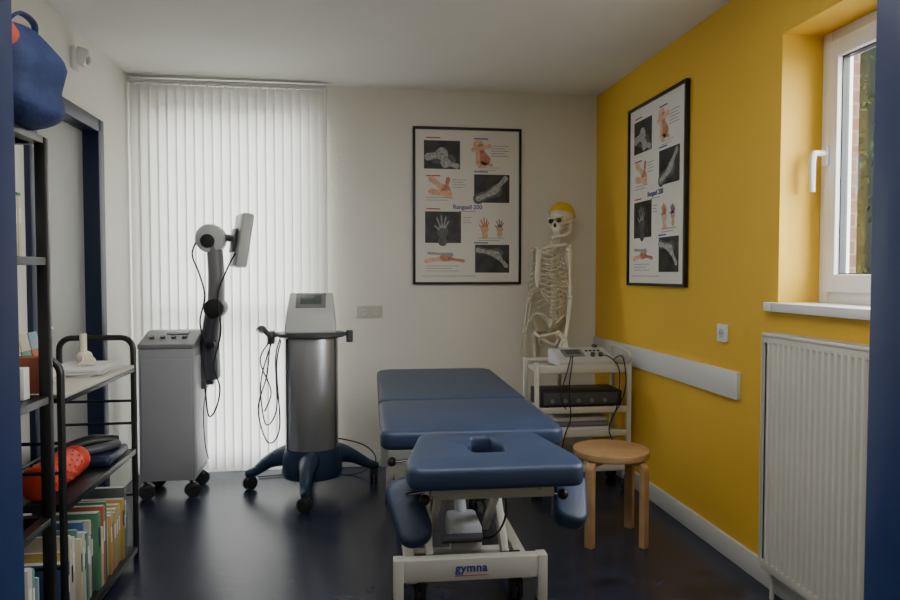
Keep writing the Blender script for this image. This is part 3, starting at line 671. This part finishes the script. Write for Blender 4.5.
mb = MB(); t = bmesh.new(); bmesh.ops.create_uvsphere(t, u_segments=32, v_segments=20, radius=1)
bmesh.ops.delete(t, geom=[v for v in t.verts if v.co.z < -0.12], context='VERTS')
bmesh.ops.transform(t, matrix=Matrix.Translation((0, 0.02, 0.018)) @ Matrix.Rotation(math.radians(-22), 4, 'X') @ Matrix.Diagonal((0.0735, 0.090, 0.078, 1)), verts=t.verts[:])
mb.add(t, M_YCAP); mb.obj('calvaria_cap', sk, sharp=60)
mb = MB()
mb.cyl((0, 0.115, 0.06), (0, 0.115, 1.40), 0.009, M_CHROME); mb.tube([(0, 0.115, 1.40), (0.01, 0.11, 1.50), (0.02, 0.10, 1.57)], 0.006, M_CHROME)
mb.tube([(0, 0.115, 0.98), (0, 0.07, 0.98)], 0.006, M_CHROME, sub=1)
for k in range(5):
    a = math.radians(90+72*k); r_ = 0.10; mb.tube([(0, 0.115, 0.07), (r_*0.6*math.cos(a), 0.115+r_*0.6*math.sin(a), 0.055), (r_*math.cos(a), 0.115+r_*math.sin(a)*0.7, 0.04)], 0.01, M_MGREY)
    mb.sph((r_*math.cos(a), 0.115+r_*math.sin(a)*0.7, 0.02), 0.02, M_RUB, seg=12)
mb.obj('support_stand', g)

# ---------------------------------------------------------------- column therapy device
g = group('ultrasound_therapy_column', (-0.212, 4.15, 0))
mb = MB(); mb.lathe([(0.0, 0.13), (0.150, 0.13), (0.152, 0.15), (0.152, 0.90), (0.148, 0.915), (0.0, 0.915)], M_STEEL, sy=0.9, seg=48)
for s_ in (-1, 1): mb.tube([(s_*0.138, -0.062, 0.15), (s_*0.138, -0.062, 0.905)], 0.006, M_DGREY, sub=1)
mb.obj('column', g)
mb = MB(); mb.lathe([(0.0, 0.915), (0.19, 0.915), (0.198, 0.922), (0.198, 0.934), (0.19, 0.941), (0.0, 0.941)], M_DGREY, sy=0.85, seg=48); mb.obj('tray', g)
mb = MB()
mb.lathe([(0.0, 0.10), (0.165, 0.10), (0.175, 0.13), (0.168, 0.22), (0.154, 0.27), (0.1535, 0.27), (0.1535, 0.15), (0.0, 0.15)], M_BASEBL, sy=0.92, seg=48)
for i, (a, r_) in enumerate(((-94, 0.36), (166, 0.38), (24, 0.40), (95, 0.33))):
    a = math.radians(a); c, s_ = math.cos(a), math.sin(a)
    mb.tube([(0.11*c, 0.11*s_, 0.20), (0.17*c, 0.17*s_, 0.21), (0.26*c, 0.26*s_, 0.175), (r_*0.9*c, r_*0.9*s_, 0.115), (r_*1.06*c, r_*1.06*s_, 0.095)], [0.07, 0.065, 0.045, 0.032, 0.020], M_BASEBL, seg=14, flat=0.8)
mb.obj('base', g, sharp=60)
mb = MB()
for (a, r_) in ((-94, 0.36), (166, 0.38), (24, 0.40), (95, 0.33)):
    a_ = math.radians(a); caster(mb, r_*math.cos(a_), r_*math.sin(a_), 0.04, 0.10, a+60)
mb.obj('casters', g)
mb = MB()
side = roundpoly([(-0.13, 0.941), (0.11, 0.941), (0.10, 1.13), (0.045, 1.175), (-0.095, 1.07)], [0.02, 0.03, 0.025, 0.02, 0.03])
Mx = Matrix.Rotation(math.radians(90), 4, 'Y') @ Matrix.Rotation(math.radians(90), 4, 'Z')
mb.plate(side, -0.13, 0.13, M_LGREY, bev=0.010, M=Mx)
mb.bm.verts.ensure_lookup_table()
for v in mb.bm.verts: v.co.x *= 1.10-0.7*max(0, (v.co.z-0.96))
mb.obj('console_head', g)
mb = MB(); sl = math.degrees(math.atan2(0.105, 0.14))
mb.box((0, -0.022, 1.1265), (0.17, 0.13, 0.006), M_MGREY, 0.002, rot=(sl, 0, 0)); mb.box((0, -0.019, 1.1325), (0.12, 0.085, 0.003), M_SCREEN, 0.001, rot=(sl, 0, 0))
mb.obj('display', g)
mb = MB()
for k, (x, y) in enumerate(((-0.225, -0.05), (-0.23, 0.02), (0.22, 0.0))):
    mb.tube([(x*0.8, y, 0.93), (x, y, 0.93), (x*1.05, y, 0.94)], 0.012, M_DGREY)
    mb.cyl((x, y, 0.88), (x, y, 0.95), 0.02, M_DGREY, bev=0.004)
mb.tube([(-0.235, -0.06, 0.93), (-0.27, -0.07, 0.97), (-0.285, -0.08, 0.955)], [0.013, 0.018, 0.026], M_DGREY)
mb.obj('probe_holders', g)
mb = MB()
mb.tube([(-0.23, -0.05, 0.88), (-0.25, -0.06, 0.7), (-0.30, -0.05, 0.5), (-0.24, -0.12, 0.33), (-0.17, -0.17, 0.42), (-0.19, -0.1, 0.75), (-0.17, -0.05, 0.90)], 0.004, M_BLACK, sub=8)
mb.tube([(-0.23, 0.02, 0.88), (-0.29, 0.0, 0.65), (-0.26, -0.05, 0.42), (-0.19, -0.12, 0.52), (-0.20, -0.05, 0.8), (-0.17, 0.0, 0.93)], 0.004, M_BLACK, sub=8)
mb.tube([(-0.20, -0.08, 0.93), (-0.28, -0.1, 0.80), (-0.22, -0.12, 0.62), (-0.26, -0.09, 0.50)], 0.004, M_BLACK, sub=8)
mb.tube([(0.05, 0.14, 0.30), (0.30, 0.2, 0.22), (0.38, 0.25, 0.10), (0.25, 0.3, 0.008), (0.0, 0.36, 0.008), (-0.35, 0.33, 0.008)], 0.004, M_BLACK, sub=8)
mb.obj('cables', g)

# ---------------------------------------------------------------- shortwave cabinet device
g = group('shortwave_therapy_unit', (-1.012, 4.10, 0))
mb = MB(); mb.box((0, 0.17, 0.485), (0.30, 0.34, 0.75), M_GREY, 0.008)
mb.box((0, -0.002, 0.47), (0.27, 0.006, 0.66), M_GREY, 0.002); mb.box((0.152, 0.17, 0.48), (0.004, 0.28, 0.66), M_LGREY, 0.001)
mb.obj('cabinet', g)
mb = MB(); prof = roundpoly([(-0.005, 0.86), (0.33, 0.86), (0.33, 0.945), (0.22, 0.945), (0.0, 0.885)], 0.008)
mb.plate(prof, -0.153, 0.153, M_MGREY, bev=0.004, M=Mx)
for k in range(4): mb.cyl((-0.1+0.06*k, 0.10, 0.908), (-0.1+0.06*k, 0.095, 0.925), 0.014, M_DGREY)
mb.box((0.03, 0.17, 0.937), (0.12, 0.05, 0.006), M_SCREEN, 0.001, rot=(15, 0, 0)); mb.obj('control_panel', g)
mb = MB()
for x in (-0.125, 0.125):
    for y in (0.04, 0.30): caster(mb, x, y, 0.042, 0.12, 30)
mb.obj('casters', g)
mb = MB()
A = (0.185, 0.24, 0.66); B = (0.245, 0.16, 1.08); C = (0.225, 0.15, 1.47)
mb.box((0.165, 0.22, 0.68), (0.03, 0.10, 0.16), M_DGREY, 0.008)
mb.cyl((0.15, 0.24, 0.66), (0.215, 0.24, 0.66), 0.045, M_DGREY, bev=0.006)
for dy in (-0.022, 0.022):
    mb.tube([(A[0]+0.015, A[1]+dy, A[2]), ((A[0]+B[0])/2-0.012, 0.20+dy, 0.87), (B[0]-0.01, B[1]+dy, B[2])], [0.050, 0.050, 0.045], M_DGREY, seg=12)
    mb.tube([(B[0], B[1]+dy, B[2]), ((B[0]+C[0])/2+0.016, 0.155+dy, 1.27), (C[0]+0.015, C[1]+dy, C[2])], [0.045, 0.043, 0.040], M_MGREY, seg=12)
mb.cyl((B[0], B[1]-0.08, B[2]), (B[0], B[1]+0.08, B[2]), 0.058, M_BLACK, bev=0.008)
mb.cyl((0.225, 0.10, 0.87), (0.225, 0.27, 0.87), 0.02, M_BLACK, bev=0.004)
mb.obj('articulated_arm', g)
mb = MB()
mb.cyl((C[0], C[1]-0.06, C[2]+0.015), (C[0], C[1]+0.06, C[2]+0.015), 0.084, M_LGREY, bev=0.02, seg=32)
mb.cyl((C[0]-0.01, C[1]-0.075, C[2]+0.0), (C[0]-0.01, C[1]-0.055, C[2]+0.0), 0.040, M_BLACK, bev=0.006)
mb.tube([(C[0]+0.03, C[1], C[2]+0.0), (0.30, 0.15, 1.49), (0.36, 0.15, 1.485)], [0.035, 0.022, 0.020], M_DGREY)
mb.obj('joint_head', g)
mb = MB()
mb.box((0.395, 0.15, 1.475), (0.065, 0.20, 0.315), M_LGREY, 0.014, rot=(0, 9, 22)); mb.box((0.352, 0.135, 1.475), (0.012, 0.1, 0.14), M_DGREY, 0.003, rot=(0, 9, 22))
mb.obj('applicator', g)
mb = MB()
mb.tube([(C[0]-0.05, C[1]-0.04, C[2]+0.04), (0.13, 0.09, 1.40), (0.17, 0.08, 1.28), (0.20, 0.07, 1.15), (0.17, 0.08, 1.0), (0.20, 0.12, 0.85)], 0.005, M_BLACK, sub=8)
mb.tube([(0.37, 0.08, 1.40), (0.31, 0.09, 1.28), (0.27, 0.08, 1.15), (0.285, 0.08, 0.95), (0.24, 0.1, 0.75), (0.27, 0.11, 0.62), (0.25, 0.1, 0.5), (0.20, 0.14, 0.45), (0.17, 0.2, 0.6)], 0.005, M_BLACK, sub=8)
mb.tube([(0.19, 0.15, 0.62), (0.175, 0.12, 0.48), (0.185, 0.10, 0.30), (0.20, 0.12, 0.2)], 0.003, M_BLACK, sub=8)
mb.obj('cables', g)

# ---------------------------------------------------------------- low rack
g = group('black_storage_rack', (0, 0, 0))
rx0, rx1 = -1.245, -0.94; ya, yb = 2.46, 3.25
mb = MB()
for y in (ya, yb):
    c = 0.05; pts = [(rx1, y, 0.0), (rx1, y, 1.0-c)]
    for k in range(1, 6):
        a = math.radians(90*k/5); pts.append((rx1-c+c*math.cos(a), y, 1.0-c+c*math.sin(a)))
    for k in range(0, 6):
        a = math.radians(90+90*k/5); pts.append((rx0+c+c*math.cos(a), y, 1.0-c+c*math.sin(a)))
    pts.append((rx0, y, 0.0)); mb.tube(pts, 0.0125, M_BLKMET, sub=1, seg=10)
    for z in (0.72, 0.62, 0.30): mb.cyl((rx1, y, z), (rx0, y, z), 0.006, M_BLKMET)
for z in (0.06, 0.50, 0.86):
    mb.cyl((rx0, ya, z+0.03), (rx0, yb, z+0.03), 0.006, M_BLKMET)
mb.obj('frame', g)
mb = MB(); mb.bx((rx0+0.005, ya+0.014, 0.866), (rx1+0.008, yb-0.014, 0.88), M_SHELFW, 0.003)
mb.bx((rx0+0.005, ya+0.014, 0.850), (rx1+0.010, yb-0.014, 0.866), M_BLKMET, 0.002); mb.obj('shelf_top', g)
mb = MB(); mb.bx((rx0+0.005, ya+0.014, 0.485), (rx1+0.01, yb-0.014, 0.51), M_BLKMET, 0.003); mb.obj('shelf_middle', g)
mb = MB(); mb.bx((rx0+0.005, ya+0.014, 0.045), (rx1+0.01, yb-0.014, 0.07), M_BLKMET, 0.003); mb.obj('shelf_bottom', g)
# tall rack
g = group('tall_bookshelf', (0, 0, 0)); tx0, tx1 = -1.31, -0.94; ta, tb = 1.45, 2.405
mb = MB()
for x in (tx0+0.016, tx1-0.016):
    for y in (ta+0.016, tb-0.016): mb.box((x, y, 0.855), (0.032, 0.032, 1.71), M_BLKMET, 0.003)
mb.obj('posts', g)
for i, z in enumerate((0.07, 0.49, 0.88, 1.32, 1.70)):
    mb = MB(); mb.bx((tx0+0.002, ta+0.034, z-0.012), (tx1-0.002, tb-0.034, z+0.012), M_BLKMET, 0.002)
    mb.bx((tx0+0.034, ta+0.002, z-0.012), (tx1-0.034, tb-0.002, z+0.012), M_BLKMET, 0.002)
    mb.obj('shelf_%d' % (i+1), g)
# books
def books(name, x_front, y0, y1, z, hmin, hmax, depth=0.2, tmin=0.008, tmax=0.032):
    mb = MB(); y = y0
    while y < y1-tmax:
        th = random.uniform(tmin, tmax); h = random.uniform(hmin, hmax); d = depth*random.uniform(0.85, 1.0); m = random.choice(BOOKC); xo = random.uniform(0, 0.02)
        mb.bx((x_front-xo-d, y, z), (x_front-xo, y+th*0.96, z+h), m, 0.0015)
        mb.bx((x_front-xo-d+0.004, y+0.0016, z+h-0.002), (x_front-xo-0.004, y+th*0.96-0.0016, z+h+0.0005), M_WHITE)
        if th > 0.014:
            mb.bx((x_front-xo-0.001, y+th*0.2, z+h*0.55), (x_front-xo+0.0006, y+th*0.76, z+h*0.8), random.choice((M_WHITE, M_BLACK, M_WHITE)))
        y += th
    return mb.obj(name)
books('books', rx1-0.005, ya+0.03, yb-0.03, 0.0705, 0.22, 0.315)
books('books.001', tx1-0.02, 1.55, tb-0.05, 0.0825, 0.22, 0.31)
books('books.002', tx1-0.05, 1.65, tb-0.04, 1.3325, 0.14, 0.20, tmin=0.005, tmax=0.02)
books('books.003', tx1-0.05, 1.55, 2.15, 0.5025, 0.20, 0.28)
# items on racks
g = group('gym_bag', (-0.98, 2.27, 1.7125)); mb = MB()
t = bmesh.new(); bmesh.ops.create_icosphere(t, subdivisions=4, radius=1)
for v in t.verts:
    c = v.co; c.x = math.copysign(abs(c.x)**0.8, c.x); c.z = math.copysign(abs(c.z)**0.75, c.z)
    c.x *= 0.12*(1-0.12*c.z); c.y *= 0.15; c.z = 0.155+c.z*0.155; c.x += 0.012*math.sin(c.z*40)+0.01*math.sin(c.y*33)
mb.add(t, M_BAG); mb.obj('body', g, sharp=80)
mb = MB(); mb.sph((0.0, -0.13, 0.235), (0.07, 0.07, 0.06), M_BAGR); mb.tube([(0.02, 0.09, 0.28), (0.04, 0.05, 0.325), (0.04, -0.05, 0.325), (0.02, -0.09, 0.28)], 0.010, M_BAG, flat=0.5)
mb.obj('trim', g)
g = group('massage_roller', (-1.06, 2.58, 0.5105)); mb = MB()
mb.cyl((0.02, -0.08, 0.062), (0.02, 0.20, 0.062), 0.058, M_RED, bev=0.01, seg=28); mb.sph((0.02, 0.255, 0.058), 0.055, M_RED, seg=24)
for k in range(14):
    for j in range(8):
        a = 2*math.pi*k/14+0.2*(j % 2); mb.sph((0.02+0.058*math.cos(a), -0.065+0.034*j, 0.0625+0.056*math.sin(a)), 0.005, M_RED, seg=6)
mb.obj('roller', g)
g = group('exercise_pads', (-1.06, 3.04, 0.5105)); mb = MB()
mb.box((0, 0, 0.022), (0.24, 0.26, 0.04), M_NAVYFR, 0.015, seg=3); mb.tube([(-0.08, -0.1, 0.065), (0.0, 0.02, 0.075), (0.09, 0.08, 0.065)], [0.022, 0.028, 0.02], M_BLACK, seg=12); mb.tube([(0.0, -0.1, 0.06), (0.08, -0.02, 0.062), (0.1, 0.04, 0.06)], 0.018, M_DGREY, seg=12)
mb.obj('pads', g)
g = group('brochure_holder', (-1.12, 2.68, 0.8805)); mb = MB()
mb.box((0, 0, 0.006), (0.10, 0.34, 0.01), M_LGREY, 0.002)
for k in range(4): mb.box((-0.03, -0.12+0.08*k, 0.10), (0.006, 0.07, 0.17), [BOOKC[2], M_WHITE, BOOKC[5], BOOKC[6]][k], 0.001, rot=(0, -12, 0)); mb.box((0.01, -0.12+0.08*k, 0.07), (0.006, 0.07, 0.12), [M_WHITE, BOOKC[1], BOOKC[3], M_WHITE][k], 0.001, rot=(0, -12, 0))
mb.obj('leaflets', g)
g = group('paper_stack', (-1.07, 3.02, 0.8805)); mb = MB()
for k in range(7): mb.box((random.uniform(-0.01, 0.01), random.uniform(-0.01, 0.01), 0.003+0.004*k), (0.21, 0.29, 0.0038), M_WHITE, 0, rot=(0, 0, random.uniform(-8, 8)))
mb.obj('sheets', g)
g = group('foot_bone_model', (-1.10, 3.10, 0.910)); mb = MB()
mb.sph((0.0, 0.03, 0.024), (0.03, 0.04, 0.024), M_BONE); mb.cyl((0, 0.02, 0.03), (0, 0.02, 0.12), 0.014, M_BONE)
for k in range(5): mb.tube([(0.0+0.008*k, 0.0, 0.03), (0.03+0.011*k, -0.07, 0.016), (0.035+0.013*k, -0.12, 0.008)], 0.006, M_BONE)
mb.obj('bones', g)
g = group('leaflet_stack', (-1.08, 2.2, 0.8925)); mb = MB()
for k in range(5): mb.box((0.0, -0.25+0.12*k, 0.05+0.01*(k % 3)), (0.20, 0.03+0.01*(k % 2), 0.098+0.02*(k % 3)), [M_WHITE, BOOKC[4], BOOKC[5], M_WHITE, BOOKC[3]][k], 0.002)
mb.obj('leaflets', g)

# ---------------------------------------------------------------- light
w = bpy.data.worlds.new('sky'); scene.world = w; w.use_nodes = True
nt = w.node_tree; bg = nt.nodes['Background']
tc = nt.nodes.new('ShaderNodeTexCoord'); sp = nt.nodes.new('ShaderNodeSeparateXYZ'); rp = nt.nodes.new('ShaderNodeValToRGB')
nt.links.new(tc.outputs['Generated'], sp.inputs[0]); nt.links.new(sp.outputs['Z'], rp.inputs[0]); nt.links.new(rp.outputs[0], bg.inputs['Color'])
rp.color_ramp.elements[0].color = (0.94, 0.94, 0.92, 1); rp.color_ramp.elements[1].color = (0.80, 0.86, 0.97, 1)
bg.inputs['Strength'].default_value = 20.0
def area(name, loc, rot, sx, sy, power, col=(1, 1, 1), portal=False):
    l = bpy.data.lights.new(name, 'AREA'); l.shape = 'RECTANGLE'; l.size = sx; l.size_y = sy; l.energy = power; l.color = col
    if portal: l.cycles.is_portal = True
    ob = bpy.data.objects.new(name, l); COL.objects.link(ob); ob.location = loc; ob.rotation_euler = [math.radians(a) for a in rot]
area('portal_window', (XO+0.12, (wy0+wy1)/2, (wz0+wz1)/2), (0, 90, 0), 1.05, 1.05, 1, portal=True)
area('portal_back', ((bw0+bw1)/2, YB+0.24, (bz0+bz1)/2), (-90, 0, 0), 1.05, 2.25, 1, portal=True)
area('hall_fill_light', (0.1, -0.5, 2.45), (0, 0, 0), 1.2, 0.6, 5, (1.0, 0.95, 0.88))  # added fill behind the camera for doorway frame and object fronts, no real fixture
area('room_fill_light', (0.2, 1.7, 2.47), (0, 0, 0), 1.6, 1.0, 26, (1.0, 0.97, 0.91))  # out-of-view fill added to raise the room's ambient level, not an actual lamp

cam = bpy.data.cameras.new('camera'); co = bpy.data.objects.new('camera', cam); COL.objects.link(co)
cam.sensor_width = 36; cam.lens = 28.0; cam.clip_start = 0.02
co.location = (0, 0, 1.28); co.rotation_euler = (math.radians(90-2.13), 0, math.radians(-8.3))
scene.camera = co
